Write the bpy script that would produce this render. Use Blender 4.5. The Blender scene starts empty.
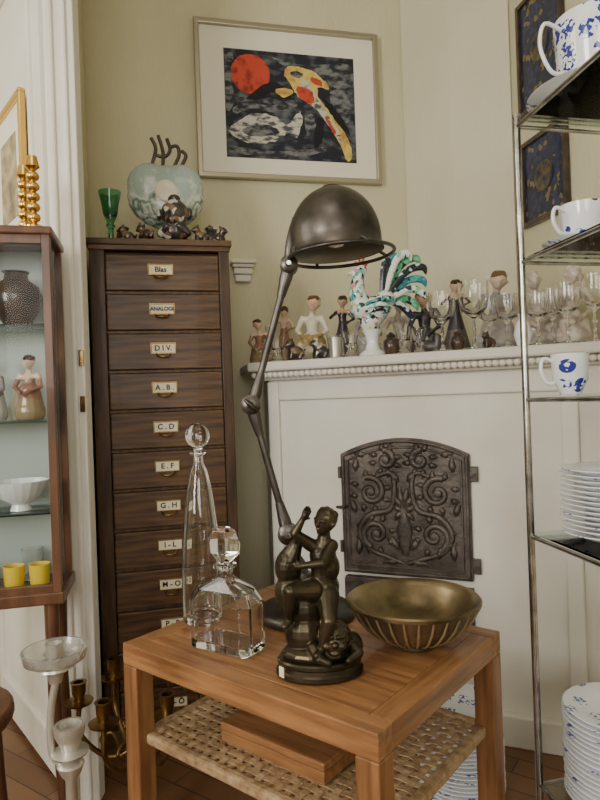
import bpy, bmesh, math, random
from mathutils import Vector, Matrix, Euler
random.seed(4)
SC=bpy.context.scene
COL=SC.collection
def srgb(r,g,b):
    f=lambda x:(x/255/12.92) if x/255<=.04045 else ((x/255+.055)/1.055)**2.4
    return (f(r),f(g),f(b),1)
# ------------------------------------------------------------ materials
def nt(name):
    m=bpy.data.materials.new(name); m.use_nodes=True
    n=m.node_tree; b=n.nodes['Principled BSDF']
    return m,n,b
def N(n,t,**k):
    x=n.nodes.new(t)
    for a,v in k.items(): setattr(x,a,v)
    return x
def coords(n,stretch=(1,1,1),kind='Object',rot=(0,0,0)):
    tc=N(n,'ShaderNodeTexCoord'); mp=N(n,'ShaderNodeMapping')
    mp.inputs['Scale'].default_value=stretch; mp.inputs['Rotation'].default_value=rot
    n.links.new(tc.outputs[kind],mp.inputs['Vector']); return mp.outputs['Vector']
def ramp(n,fac,stops,interp='LINEAR'):
    r=N(n,'ShaderNodeValToRGB'); cr=r.color_ramp; cr.interpolation=interp
    while len(cr.elements)<len(stops): cr.elements.new(.5)
    for e,(p,c) in zip(cr.elements,stops): e.position=p; e.color=c
    n.links.new(fac,r.inputs['Fac']); return r.outputs['Color']
def mat(name,c1,rough=.5,metal=0,trans=0,ior=1.45,c2=None,ns=6,stretch=(1,1,1),bump=0,bs=60,coat=0,lo=.35,hi=.65,detail=6,rot=(0,0,0)):
    m,n,b=nt(name)
    b.inputs['Base Color'].default_value=c1
    b.inputs['Roughness'].default_value=rough; b.inputs['Metallic'].default_value=metal
    b.inputs['Transmission Weight'].default_value=trans; b.inputs['IOR'].default_value=ior
    b.inputs['Coat Weight'].default_value=coat
    v=coords(n,stretch,rot=rot)
    if c2:
        t=N(n,'ShaderNodeTexNoise'); t.inputs['Scale'].default_value=ns; t.inputs['Detail'].default_value=detail
        n.links.new(v,t.inputs['Vector'])
        n.links.new(ramp(n,t.outputs['Fac'],[(lo,c1),(hi,c2)]),b.inputs['Base Color'])
    if bump:
        t=N(n,'ShaderNodeTexNoise'); t.inputs['Scale'].default_value=bs; t.inputs['Detail'].default_value=4
        n.links.new(v,t.inputs['Vector'])
        bp=N(n,'ShaderNodeBump'); bp.inputs['Strength'].default_value=bump; bp.inputs['Distance'].default_value=.01
        n.links.new(t.outputs['Fac'],bp.inputs['Height']); n.links.new(bp.outputs['Normal'],b.inputs['Normal'])
    return m
def voromat(name,stops,scale=30,rough=.2,stretch=(1,1,1)):
    m,n,b=nt(name); v=coords(n,stretch)
    t=N(n,'ShaderNodeTexVoronoi'); t.inputs['Scale'].default_value=scale
    n.links.new(v,t.inputs['Vector'])
    s=N(n,'ShaderNodeSeparateColor'); n.links.new(t.outputs['Color'],s.inputs['Color'])
    n.links.new(ramp(n,s.outputs[0],stops,'CONSTANT'),b.inputs['Base Color'])
    b.inputs['Roughness'].default_value=rough; b.inputs['Coat Weight'].default_value=.5
    return m
def floralmat(name,blue,scale=17,cover=.42,fine=90,thr=.5):
    m,n,b=nt(name); v=coords(n)
    t=N(n,'ShaderNodeTexVoronoi'); t.inputs['Scale'].default_value=scale; n.links.new(v,t.inputs['Vector'])
    k=N(n,'ShaderNodeTexNoise'); k.inputs['Scale'].default_value=fine; k.inputs['Detail'].default_value=2; n.links.new(v,k.inputs['Vector'])
    a=N(n,'ShaderNodeMath',operation='LESS_THAN'); n.links.new(t.outputs['Distance'],a.inputs[0]); a.inputs[1].default_value=cover
    g=N(n,'ShaderNodeMath',operation='GREATER_THAN'); n.links.new(k.outputs['Fac'],g.inputs[0]); g.inputs[1].default_value=thr
    x=N(n,'ShaderNodeMath',operation='MULTIPLY'); n.links.new(a.outputs[0],x.inputs[0]); n.links.new(g.outputs[0],x.inputs[1])
    n.links.new(ramp(n,x.outputs[0],[(0,srgb(234,236,240)),(1,blue)]),b.inputs['Base Color'])
    b.inputs['Roughness'].default_value=.15; b.inputs['Coat Weight'].default_value=.5
    return m
def zmat(name,stops,rough=.25):
    m,n,b=nt(name); v=coords(n,kind='Generated'); s=N(n,'ShaderNodeSeparateXYZ')
    n.links.new(v,s.inputs['Vector'])
    t=N(n,'ShaderNodeTexNoise'); t.inputs['Scale'].default_value=6; n.links.new(v,t.inputs['Vector'])
    a=N(n,'ShaderNodeMath',operation='MULTIPLY_ADD'); n.links.new(t.outputs['Fac'],a.inputs[0]); a.inputs[1].default_value=.12
    n.links.new(s.outputs['Z'],a.inputs[2])
    n.links.new(ramp(n,a.outputs[0],[(p+.06 if p else 0,c) for p,c in stops],'CONSTANT'),b.inputs['Base Color'])
    b.inputs['Roughness'].default_value=rough; b.inputs['Coat Weight'].default_value=.3
    return m
def pane(name,tint=(1,1,1,1),fac=.1):
    m,n,b=nt(name); out=n.nodes['Material Output']
    tr=N(n,'ShaderNodeBsdfTransparent'); tr.inputs['Color'].default_value=tint
    gl=N(n,'ShaderNodeBsdfGlossy'); gl.inputs['Roughness'].default_value=.03
    fr=N(n,'ShaderNodeLayerWeight'); fr.inputs['Blend'].default_value=fac
    mx=N(n,'ShaderNodeMixShader'); n.links.new(fr.outputs['Fresnel'],mx.inputs[0]); n.links.new(tr.outputs[0],mx.inputs[1]); n.links.new(gl.outputs[0],mx.inputs[2])
    n.links.new(mx.outputs[0],out.inputs['Surface']); return m

M={}
M['wall']=mat('wall_plaster',srgb(208,203,172),.75,c2=srgb(203,198,167),ns=3,stretch=(2,2,.8),bump=.3,bs=34)
M['chim']=mat('chimney_plaster',srgb(216,211,186),.75,c2=srgb(211,206,180),ns=3,stretch=(2,2,.8),bump=.28,bs=34)
M['ceil']=mat('ceiling_paint',srgb(225,222,210),.8,bump=.1)
M['white']=mat('white_paint',srgb(228,225,216),.45,c2=srgb(218,214,202),ns=3,bump=.08,bs=20)
M['stove']=mat('whitewash',srgb(228,226,217),.6,c2=srgb(212,208,195),ns=2.5,bump=.25,bs=14)
M['teak']=mat('teak_wood',srgb(160,115,74),.42,c2=srgb(122,82,50),ns=5,stretch=(1.2,14,14),bump=.05,bs=30,coat=.15)
M['teak2']=mat('teak_crossgrain',srgb(154,110,70),.42,c2=srgb(118,80,48),ns=5,stretch=(14,1.2,14),bump=.05,bs=30,coat=.15)
M['teakv']=mat('teak_leg',srgb(146,102,64),.42,c2=srgb(110,74,44),ns=5,stretch=(14,14,1.2),bump=.05,bs=30,coat=.12)
M['oak']=mat('dark_oak',srgb(104,75,46),.48,c2=srgb(56,37,22),ns=4,stretch=(1.3,10,18),bump=.08,bs=30,coat=.05)
M['oakv']=mat('dark_oak_vertical',srgb(84,60,37),.5,c2=srgb(50,34,21),ns=4,stretch=(14,14,1.5),bump=.08,bs=30,coat=.05)
M['mahog']=mat('mahogany',srgb(104,68,44),.38,c2=srgb(72,45,29),ns=4,stretch=(8,8,1.5),coat=.2)
M['cane']=mat('cane_strip',srgb(176,150,114),.6,c2=srgb(136,108,76),ns=60,bump=.2,bs=200)
M['brass']=mat('aged_brass',srgb(160,132,82),.32,1,c2=srgb(104,82,52),ns=14)
M['gold']=mat('polished_brass',srgb(218,178,98),.22,1)
M['bronze']=mat('dark_bronze',srgb(82,72,54),.32,.75,c2=srgb(46,43,34),ns=16,bump=.05,bs=80)
M['bowl_out']=mat('bowl_bronze',srgb(150,134,108),.42,.85,c2=srgb(104,90,68),ns=14,bump=.12,bs=60)
M['bowl_rib']=mat('bowl_rib',srgb(196,178,142),.4,.8)
M['bowl_in']=mat('bowl_bronze_inside',srgb(160,142,108),.33,.9,c2=srgb(98,86,64),ns=9,bump=.1,bs=30)
M['steel']=mat('graphite_steel',srgb(104,99,94),.34,.92,c2=srgb(68,64,61),ns=12,bump=.05,bs=60)
M['steel_in']=mat('shade_inside',srgb(150,148,142),.4,.6)
M['iron']=mat('cast_iron',srgb(102,94,88),.46,.5,c2=srgb(70,64,60),ns=18,bump=.3,bs=70)
M['chrome']=mat('chromed_tube',srgb(205,204,202),.22,1,c2=srgb(150,147,143),ns=20)
M['silver']=mat('silver_frame',srgb(176,170,150),.35,.8)
M['pewter']=mat('pewter',srgb(196,192,182),.35,.7)
M['glass']=mat('clear_glass',(1,1,1,1),0,0,1,1.48)
M['green']=mat('green_glass',srgb(110,190,150),.02,0,1,1.45)
M['pane']=pane('pane_glass')
M['shelfglass']=pane('shelf_glass',(.9,.96,.94,1),.12)
M['paper']=mat('paper_label',srgb(236,230,204),.7,c2=srgb(224,216,186),ns=20)
M['ink']=mat('ink',srgb(22,20,20),.6)
M['mat_board']=mat('mat_board',srgb(232,228,212),.8)
M['china']=mat('white_china',srgb(236,237,238),.15,coat=.5)
M['bluechina']=floralmat('blue_flower_china',srgb(40,56,140),24,.50,95,.48)
M['rimchina']=floralmat('blue_edge_china',srgb(80,100,170),22,.38,110,.52)
M['cream']=mat('cream_ceramic',srgb(222,212,190),.3,coat=.3)
M['dark']=mat('dark_ceramic',srgb(42,34,30),.3,c2=srgb(80,60,44),ns=20,coat=.3)
M['brownfig']=voromat('brown_pattern',[(0,srgb(54,42,34)),(.5,srgb(110,90,66)),(.75,srgb(30,26,24)),(.9,srgb(190,180,160))],45,.3)
M['yellow']=mat('yellow_glaze',srgb(232,196,60),.25)
M['skullmix']=voromat('painted_dark_pattern',[(0,srgb(40,38,38)),(.45,srgb(200,196,184)),(.62,srgb(52,48,46)),(.86,srgb(120,86,66))],60,.3)
M['rooster']=voromat('rooster_glaze',[(0,srgb(226,230,222)),(.48,srgb(110,190,150)),(.60,srgb(28,44,52)),(.68,srgb(226,230,222)),(.84,srgb(60,150,160)),(.92,srgb(214,140,150)),(.96,srgb(214,206,110))],80)
M['f_navy']=voromat('feather_navy',[(0,srgb(18,26,40)),(.6,srgb(24,40,70)),(.85,srgb(190,210,210))],70)
M['f_teal']=voromat('feather_teal',[(0,srgb(40,130,150)),(.55,srgb(70,170,160)),(.85,srgb(20,40,60))],70)
M['f_white']=voromat('feather_white',[(0,srgb(226,230,222)),(.7,srgb(40,60,80)),(.85,srgb(120,200,160))],70)
M['f_green']=voromat('feather_green',[(0,srgb(70,160,110)),(.6,srgb(110,190,150)),(.82,srgb(20,34,44))],70)
M['red']=mat('red_glaze',srgb(180,44,40),.3)
m,n,b=nt('floor_planks'); v=coords(n,(1,1,1),rot=(0,0,.6)); t=N(n,'ShaderNodeTexBrick'); t.inputs['Scale'].default_value=4
t.inputs['Color1'].default_value=srgb(128,92,62); t.inputs['Color2'].default_value=srgb(104,72,48); t.inputs['Mortar'].default_value=srgb(50,34,24)
t.inputs['Mortar Size'].default_value=.008; t.inputs['Brick Width'].default_value=2.2; t.inputs['Row Height'].default_value=.32
n.links.new(v,t.inputs['Vector']); n.links.new(t.outputs['Color'],b.inputs['Base Color']); b.inputs['Roughness'].default_value=.4; M['floor']=m

# ------------------------------------------------------------ geometry helpers
def link(o,parent=None):
    COL.objects.link(o)
    if parent: o.parent=parent
    return o
def group(name,loc=(0,0,0),rz=0):
    e=bpy.data.objects.new(name,None); e.empty_display_size=.05; e.location=loc; e.rotation_euler=(0,0,rz); return link(e)
def meshobj(name,verts,faces,mt,parent=None,smooth=False,bevel=0,loc=None,rot=None,recalc=True):
    me=bpy.data.meshes.new(name); me.from_pydata([tuple(v) for v in verts],[],faces)
    if recalc:
        bm=bmesh.new(); bm.from_mesh(me); bmesh.ops.recalc_face_normals(bm,faces=bm.faces); bm.to_mesh(me); bm.free()
    if smooth: me.polygons.foreach_set('use_smooth',[True]*len(me.polygons))
    for x in (mt if isinstance(mt,(list,tuple)) else [mt]): me.materials.append(x)
    o=bpy.data.objects.new(name,me); link(o,parent)
    if loc is not None: o.location=loc
    if rot is not None: o.rotation_euler=rot
    if bevel:
        bv=o.modifiers.new('bevel','BEVEL'); bv.width=bevel; bv.segments=2; bv.limit_method='ANGLE'
    return o
def box(name,c,d,mt,parent=None,rz=0,bevel=.002,rot=None):
    x,y,z=[a/2 for a in d]
    vs=[(sx*x,sy*y,sz*z) for sx in(-1,1) for sy in(-1,1) for sz in(-1,1)]
    fs=[(0,1,3,2),(4,6,7,5),(0,4,5,1),(2,3,7,6),(0,2,6,4),(1,5,7,3)]
    return meshobj(name,vs,fs,mt,parent,bevel=bevel,loc=c,rot=rot or (0,0,rz))
def prism(name,poly,z0,z1,mt,parent=None,bevel=0):
    k=len(poly); vs=[(p[0],p[1],z0) for p in poly]+[(p[0],p[1],z1) for p in poly]
    fs=[tuple(range(k)),tuple(range(k,2*k))]+[(i,(i+1)%k,k+(i+1)%k,k+i) for i in range(k)]
    return meshobj(name,vs,fs,mt,parent,bevel=bevel)
def plate2d(name,poly,y0,y1,mt,parent=None,bevel=0,loc=None):
    k=len(poly); vs=[(p[0],y0,p[1]) for p in poly]+[(p[0],y1,p[1]) for p in poly]
    fs=[tuple(range(k)),tuple(range(k,2*k))]+[(i,(i+1)%k,k+(i+1)%k,k+i) for i in range(k)]
    return meshobj(name,vs,fs,mt,parent,bevel=bevel,loc=loc)
def lathe_data(prof,seg=36,flute=0,nf=0):
    vs=[];fs=[];rings=[]
    for j,(r,z) in enumerate(prof):
        if r<1e-6: rings.append([len(vs)]); vs.append((0,0,z))
        else:
            ring=[]
            for i in range(seg):
                a=2*math.pi*i/seg; rr=r*(1+flute*abs(math.sin(a*nf/2))) if nf else r
                ring.append(len(vs)); vs.append((rr*math.cos(a),rr*math.sin(a),z))
            rings.append(ring)
    for a,b in zip(rings,rings[1:]):
        for i in range(seg):
            j=(i+1)%seg
            if len(a)==1 and len(b)==1: continue
            if len(a)==1: fs.append((a[0],b[j],b[i]))
            elif len(b)==1: fs.append((a[i],a[j],b[0]))
            else: fs.append((a[i],a[j],b[j],b[i]))
    return vs,fs
def lathe(name,prof,mt,parent=None,loc=(0,0,0),seg=36,rot=None,smooth=True,flute=0,nf=0):
    vs,fs=lathe_data(prof,seg,flute,nf)
    o=meshobj(name,vs,fs,mt,parent,smooth=smooth,loc=loc,rot=rot)
    if smooth:
        e=o.modifiers.new('es','EDGE_SPLIT'); e.split_angle=math.radians(50)
    return o
def cat(pts,n=6,closed=False):
    P=[Vector(p) for p in pts]; out=[]; L=len(P)
    for i in range(L if closed else L-1):
        if closed: p0,p1,p2,p3=P[i-1],P[i],P[(i+1)%L],P[(i+2)%L]
        else: p0=P[max(i-1,0)];p1=P[i];p2=P[i+1];p3=P[min(i+2,L-1)]
        for k in range(n):
            t=k/n
            out.append(.5*((2*p1)+(p2-p0)*t+(2*p0-5*p1+4*p2-p3)*t*t+(3*p1-p0-3*p2+p3)*t**3))
    if not closed: out.append(P[-1])
    return out
def tube(name,pts,r,mt,parent=None,seg=10,closed=False,flat=1,loc=None,rot=None):
    P=[Vector(p) for p in pts]; k=len(P); R=list(r) if isinstance(r,(list,tuple)) else [r]*k
    if len(R)!=k:
        Q=[]
        for i in range(k):
            f=i/(k-1)*(len(R)-1); a=min(int(f),len(R)-2); Q.append(R[a]*(1-f+a)+R[a+1]*(f-a))
        R=Q
    vs=[];fs=[];nv=None
    for i in range(k):
        if closed: t=(P[(i+1)%k]-P[i-1]).normalized()
        else: t=(P[min(i+1,k-1)]-P[max(i-1,0)]).normalized()
        if nv is None:
            nv=t.orthogonal().normalized() if abs(t.y)>.9 else Vector((0,1,0)); nv=(nv-t*nv.dot(t)).normalized()
        else: nv=(nv-t*nv.dot(t)).normalized()
        bv=t.cross(nv)
        for j in range(seg):
            a=2*math.pi*j/seg; vs.append(P[i]+(nv*math.cos(a)*flat+bv*math.sin(a))*R[i])
    for i in range(k if closed else k-1):
        for j in range(seg):
            a=i*seg; b2=((i+1)%k)*seg; fs.append((a+j,a+(j+1)%seg,b2+(j+1)%seg,b2+j))
    if not closed: fs+= [tuple(range(seg)),tuple(range((k-1)*seg,k*seg))]
    o=meshobj(name,vs,fs,mt,parent,smooth=True,loc=loc,rot=rot)
    e=o.modifiers.new('es','EDGE_SPLIT'); e.split_angle=math.radians(60)
    return o
def loft(name,rings,mt,parent=None,loc=None,rot=None,smooth=False,bevel=0):
    vs=[];fs=[];k=len(rings[0])
    for r in rings: vs+=r
    for a in range(len(rings)-1):
        for j in range(k): fs.append((a*k+j,a*k+(j+1)%k,(a+1)*k+(j+1)%k,(a+1)*k+j))
    fs+=[tuple(range(k)),tuple(range((len(rings)-1)*k,len(rings)*k))]
    return meshobj(name,vs,fs,mt,parent,smooth=smooth,loc=loc,rot=rot,bevel=bevel)
def oct_ring(w,d,c,z):
    x,y=w/2,d/2
    return [(-x+c,-y,z),(x-c,-y,z),(x,-y+c,z),(x,y-c,z),(x-c,y,z),(-x+c,y,z),(-x,y-c,z),(-x,-y+c,z)]
SPH=lathe_data([(0,-1)]+[(math.cos(a),math.sin(a)) for a in [(-90+18*i)*math.pi/180 for i in range(1,10)]]+[(0,1)],14)
class Blob:
    def __init__(s): s.v=[];s.f=[]
    def put(s,vs,fs,mx):
        o=len(s.v); s.v+=[tuple(mx@Vector(p)) for p in vs]; s.f+=[tuple(o+k for k in reversed(q)) for q in fs]
    def ell(s,c,r,rot=(0,0,0)):
        if not isinstance(r,(tuple,list)): r=(r,r,r)
        s.put(SPH[0],SPH[1],Matrix.Translation(Vector(c))@Euler(rot).to_matrix().to_4x4()@Matrix.Diagonal((r[0],r[1],r[2],1)))
    def cap(s,p,r1,q,r2):
        p=Vector(p);q=Vector(q);d=q-p
        s.ell(p,r1);s.ell(q,r2)
        if d.length<1e-5:return
        vs,fs=lathe_data([(0,-.5),(r1,-.5),(r2,.5),(0,.5)],14)
        s.put(vs,fs,Matrix.Translation((p+q)/2)@d.to_track_quat('Z','Y').to_matrix().to_4x4()@Matrix.Diagonal((1,1,d.length,1)))
    def chain(s,L):
        for (p,r),(q,t) in zip(L,L[1:]): s.cap(p,r,q,t)
    def hand(s,w,d,h):
        w=Vector(w);d=Vector(d).normalized();side=d.cross(Vector((0,1,.2))).normalized()
        palm=w+d*.16*h; s.cap(w,.1*h,palm+d*.1*h,.12*h)
        for i,l in enumerate((.22,.3,.34,.3)):
            o=palm+d*.14*h+side*(i-1.5)*.075*h; k=o+d*l*.5*h; s.cap(o,.042*h,k,.038*h); s.cap(k,.038*h,k+d*l*.4*h+Vector((0,-.06*h,-.02*h)),.03*h)
        s.cap(w+d*.08*h,.05*h,w+d*.22*h-side*.2*h,.036*h)
    def head(s,hd,up,lk,h,hair=True):
        hd=Vector(hd); up=Vector(up).normalized(); lk=Vector(lk).normalized(); sd=lk.cross(up).normalized()
        s.ell(hd,.4*h); s.ell(hd+up*.12*h-lk*.1*h,.42*h); s.ell(hd-up*.22*h+lk*.1*h,.26*h)
        s.cap(hd+lk*.38*h+up*.05*h,.05*h,hd+lk*.46*h-up*.08*h,.075*h)
        s.ell(hd+lk*.36*h-up*.24*h,.09*h); s.ell(hd+lk*.3*h-up*.36*h,.1*h)
        for q in(-1,1):
            s.ell(hd+sd*q*.4*h-up*.02*h,.1*h); s.cap(hd+lk*.36*h+sd*q*.08*h+up*.1*h,.05*h,hd+lk*.3*h+sd*q*.24*h+up*.1*h,.045*h)
        if hair:
            for q in range(9):
                a=q*2.4; s.ell(hd+up*(.28+.1*math.cos(a))*h-lk*(.12+.1*math.sin(q))*h+sd*.26*h*math.sin(a),.17*h)
            s.ell(hd-lk*.42*h+up*.05*h,.2*h)
    def person(s,J,h,hair=True,look=(0,-1,0),fat=1):
        V=lambda k:Vector(J[k]); hd=V('head'); up=(hd-V('neck')).normalized(); F=fat*h
        s.cap(V('pelvis'),.44*F,(V('pelvis')+V('chest'))/2,.36*F); s.cap((V('pelvis')+V('chest'))/2,.36*F,V('chest'),.42*F)
        s.cap(V('chest'),.38*F,V('neck')-up*.12*h,.22*F); s.cap(V('neck'),.19*F,hd,.2*h)
        s.head(hd,up,look,h,hair)
        for q in('l','r'):
            if q+'sh' in J:
                s.cap(V('chest')+up*.15*h,.25*F,V(q+'sh'),.21*F); s.cap(V(q+'sh'),.21*F,V(q+'el'),.15*F); s.cap(V(q+'el'),.155*F,V(q+'ha'),.10*F)
                s.hand(V(q+'ha'),V(q+'ha')-V(q+'el'),h*1.05)
            if q+'kn' in J:
                s.cap(V(q+'hip'),.38*F,V(q+'kn'),.23*F); k2=V(q+'kn')*.6+V(q+'an')*.4
                s.cap(V(q+'kn'),.23*F,k2,.21*F); s.cap(k2,.21*F,V(q+'an'),.12*F)
                f=V(q+'an')+Vector(J.get(q+'ft',(0,-.4*h,-.08*h))); s.cap(V(q+'an'),.12*F,f,.1*F)
    def done(s,name,mt,parent=None,voxel=.002,sm=3,loc=None,rot=None):
        me=bpy.data.meshes.new(name); me.from_pydata([(a,b_,max(z,0)) for a,b_,z in s.v],[],s.f); me.materials.append(mt)
        bm=bmesh.new(); bm.from_mesh(me); bmesh.ops.recalc_face_normals(bm,faces=bm.faces); bm.to_mesh(me); bm.free()
        o=bpy.data.objects.new(name,me); link(o,parent)
        if loc is not None:o.location=loc
        if rot is not None:o.rotation_euler=rot
        r=o.modifiers.new('r','REMESH'); r.mode='VOXEL'; r.voxel_size=voxel; r.use_smooth_shade=True
        if sm:
            q=o.modifiers.new('s','SMOOTH'); q.factor=.5; q.iterations=sm
        return o
RA=math.atan2(.219,.976)   # room rotation
c=srgb
# ------------------------------------------------------------ camera
cam=bpy.data.cameras.new('camera'); co=bpy.data.objects.new('camera',cam); COL.objects.link(co)
cam.sensor_fit='VERTICAL'; cam.sensor_height=36; cam.sensor_width=27; cam.lens=27.9; cam.clip_start=.02
co.matrix_world=Matrix.Translation((0,0,1.12))@Matrix.Rotation(math.radians(90),4,'X')@Matrix.Rotation(-.035,4,'Z')
SC.camera=co
# ------------------------------------------------------------ room
wy=lambda x:2.635+.2244*x
wx=lambda y:.93+.2244*(2.4-y)
H=3.1
prism('floor',[(-2.7,-3.1),(2.3,-3.1),(1.0,3.1),(-2.7,3.1)],-.1,0,M['floor'])
prism('ceiling',[(-2.7,-3.1),(2.3,-3.1),(1.0,3.1),(-2.7,3.1)],H,H+.1,M['ceil'])
prism('wall_back',[(-2.6,wy(-2.6)),(1.0,wy(1.0)),(1.0,wy(1.0)+.1),(-2.6,wy(-2.6)+.1)],0,H,M['wall'])
prism('wall_right',[(wx(2.87),2.87),(wx(-3),-3),(wx(-3)+.1,-3),(wx(2.87)+.1,2.87)],0,H,M['wall'])
prism('wall_left',[(-2.7,-3),(-2.6,-3),(-2.6,2.2),(-2.7,2.2)],0,H,M['wall'])
prism('wall_front',[(-2.7,-3.1),(2.3,-3.1),(2.3,-3),(-2.7,-3)],0,H,M['wall'])
prism('chimney_breast',[(.50,2.745),(.673,2.60),(.90,2.513),(.82,2.80)],1.262,H,M['chim'],bevel=.006)
prism('wall_partition',[(-.655,1.805),(-.805,2.445),(-.835,2.44),(-.69,1.805)],0,H,M['wall'])
for i,(x,y,w,rz) in enumerate(((-2.58,-1.3,1.7,-math.pi/2),(.2,-2.98,2.0,0))):
    g=group('window_%d'%(i+1),(x,y,1.75),rz)
    box('pane',(0,0,0),(w,.01,1.7),M['pane'],g)
    for s in(-1,1):
        box('stile',(s*w/2,.01,0),(.07,.03,1.8),M['white'],g); box('rail',(0,.01,s*.87),(w,.03,.07),M['white'],g)
    box('mullion',(0,.01,0),(.04,.03,1.7),M['white'],g); box('sill',(0,.05,-.93),(w+.2,.14,.04),M['white'],g)
# small moulded plaster corbel beside the cabinet
g=group('plaster_corbel',(-.222,wy(-.222),1.62),RA)
for z,w_,d_,h_ in((.075,.105,.06,.016),(.060,.09,.048,.014),(.040,.078,.036,.026),(.012,.066,.026,.03)): box('moulding',(0,-d_/2,z),(w_,d_,h_),M['white'],g,bevel=.005)
g=group('door_frame')
box('jamb',(-.647,1.775,H/2),(.086,.05,H-.002),M['white'],g,bevel=.004)
box('casing_bead',(-.63,1.746,H/2),(.014,.012,H-.01),M['white'],g,bevel=.005)
box('casing_bead',(-.672,1.746,H/2),(.022,.014,H-.01),M['white'],g,bevel=.006)
for z in(1.26,1.13): box('strike_plate',(-.612,1.746,z),(.014,.004,.045),M['brass'],g,bevel=.001)
la=math.atan2(.77,-.63)
g=group('door_1',(-.705,1.80,0),la)
box('leaf',(.35,0,1.3),(.70,.035,2.56),M['white'],g)
for (x0,x1,z0,z1) in((.08,.62,.15,.95),(.08,.62,1.08,2.48)):
    for z in(z0,z1): box('panel_mould',((x0+x1)/2,.02,z),(x1-x0,.02,.025),M['white'],g,bevel=.006)
    for x in(x0,x1): box('panel_mould',(x,.02,(z0+z1)/2),(.025,.02,z1-z0),M['white'],g,bevel=.006)
g=group('gilt_framed_picture',(-.705,1.80,0),la)
for z in(1.6,2.07): box('frame_rail',(.26,.042,z),(.34,.022,.02),M['gold'],g,bevel=.005)
for x in(.10,.42): box('frame_stile',(x,.042,1.835),(.02,.022,.48),M['gold'],g,bevel=.005)
box('mat',(.26,.037,1.835),(.30,.006,.45),M['mat_board'],g)
box('print',(.26,.041,1.85),(.17,.004,.26),mat('sepia_print',c(190,176,140),.6,c2=c(120,104,80),ns=16),g)
# ------------------------------------------------------------ fireplace
FA=math.atan2(-.397,.918)
g=group('fireplace')
prism('body',[(-.115,2.31),(1.05,1.806),(.815,2.795),(-.15,2.59)],0,1.20,M['stove'],g,bevel=.006)
prism('mantel_shelf',[(-.189,2.266),(1.062,1.725),(.818,2.80),(.52,2.738),(-.245,2.568)],1.228,1.262,M['stove'],g,bevel=.008)
prism('cove',[(-.145,2.292),(1.05,1.775),(.815,2.79),(-.19,2.575)],1.195,1.229,M['stove'],g,bevel=.008)
def fp(s,n=0): return (-.115+.918*s-.397*n, 2.31-.397*s-.918*n)
vs=[];fs=[]
for i in range(60):
    x,y=fp(-.03+.0212*i,.055); a,b2=lathe_data([(0,-.011),(.0085,-.008),(.012,0),(.0085,.008),(0,.011)],8)
    o=len(vs); vs+=[(p[0]+x,p[1]+y,p[2]+1.214) for p in a]; fs+=[tuple(o+k for k in f) for f in b2]
meshobj('bead_row',vs,fs,M['stove'],g,smooth=True)
def fbox(nm,s0,s1,z0,z1,n0,n1,mt,parent,bevel=.004):
    x,y=fp((s0+s1)/2,(n0+n1)/2); return box(nm,(x,y,(z0+z1)/2),(s1-s0,n1-n0,z1-z0),mt,parent,rz=FA,bevel=bevel)
fbox('stile_left',0,.045,0,1.19,-.001,.014,M['stove'],g,.006)
fbox('stile_right',1.0,1.05,0,1.19,-.001,.014,M['stove'],g,.006)
fbox('frieze',.045,1.0,1.12,1.19,-.001,.014,M['stove'],g,.006)
fbox('plinth',0,1.24,0,.10,-.001,.03,M['stove'],g,.006)
x,y=fp(.50,0)
g=group('cast_iron_stove_door',(x,y,0),FA)
W=.222; z0,z1=.51,.925
def arch(w,za,zb,rise,n=14): return [(-w,za),(w,za),(w,zb)]+[(w-2*w*i/n, zb+rise*(1-(1-2*i/n)**2)) for i in range(1,n)]+[(-w,zb)]
plate2d('frame',arch(W,z0,z1,.055),-.014,0,M['iron'],g,bevel=.003)
tube('rim',[(p[0],-.016,p[1]) for p in arch(W-.010,z0+.010,z1-.008,.052)],.006,M['iron'],g,closed=True,seg=8)
tube('inner_rim',[(p[0],-.016,p[1]) for p in arch(W-.028,z0+.028,z1-.022,.045)],.004,M['iron'],g,closed=True,seg=8)
def spiral(cx,cz,r,turns,a0,hand): return [(cx+hand*r*(1-t/26*.85)*math.cos(a0+turns*2*math.pi*t/26),-.016,cz+r*(1-t/26*.85)*math.sin(a0+turns*2*math.pi*t/26)) for t in range(27)]
def leaf(p,ang,L,w,curl=1):
    d=Vector((math.cos(ang),0,math.sin(ang))); sd=Vector((-math.sin(ang),0,math.cos(ang)))*curl; P0=Vector((p[0],-.013,p[1]))
    tube('leaf',cat([P0,P0+d*L*.35+sd*L*.08+Vector((0,-.004,0)),P0+d*L*.75+sd*L*.2,P0+d*L*.95+sd*L*.42],4),[.003,w,w*.75,.002],M['iron'],g,seg=8,flat=.75)
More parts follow.
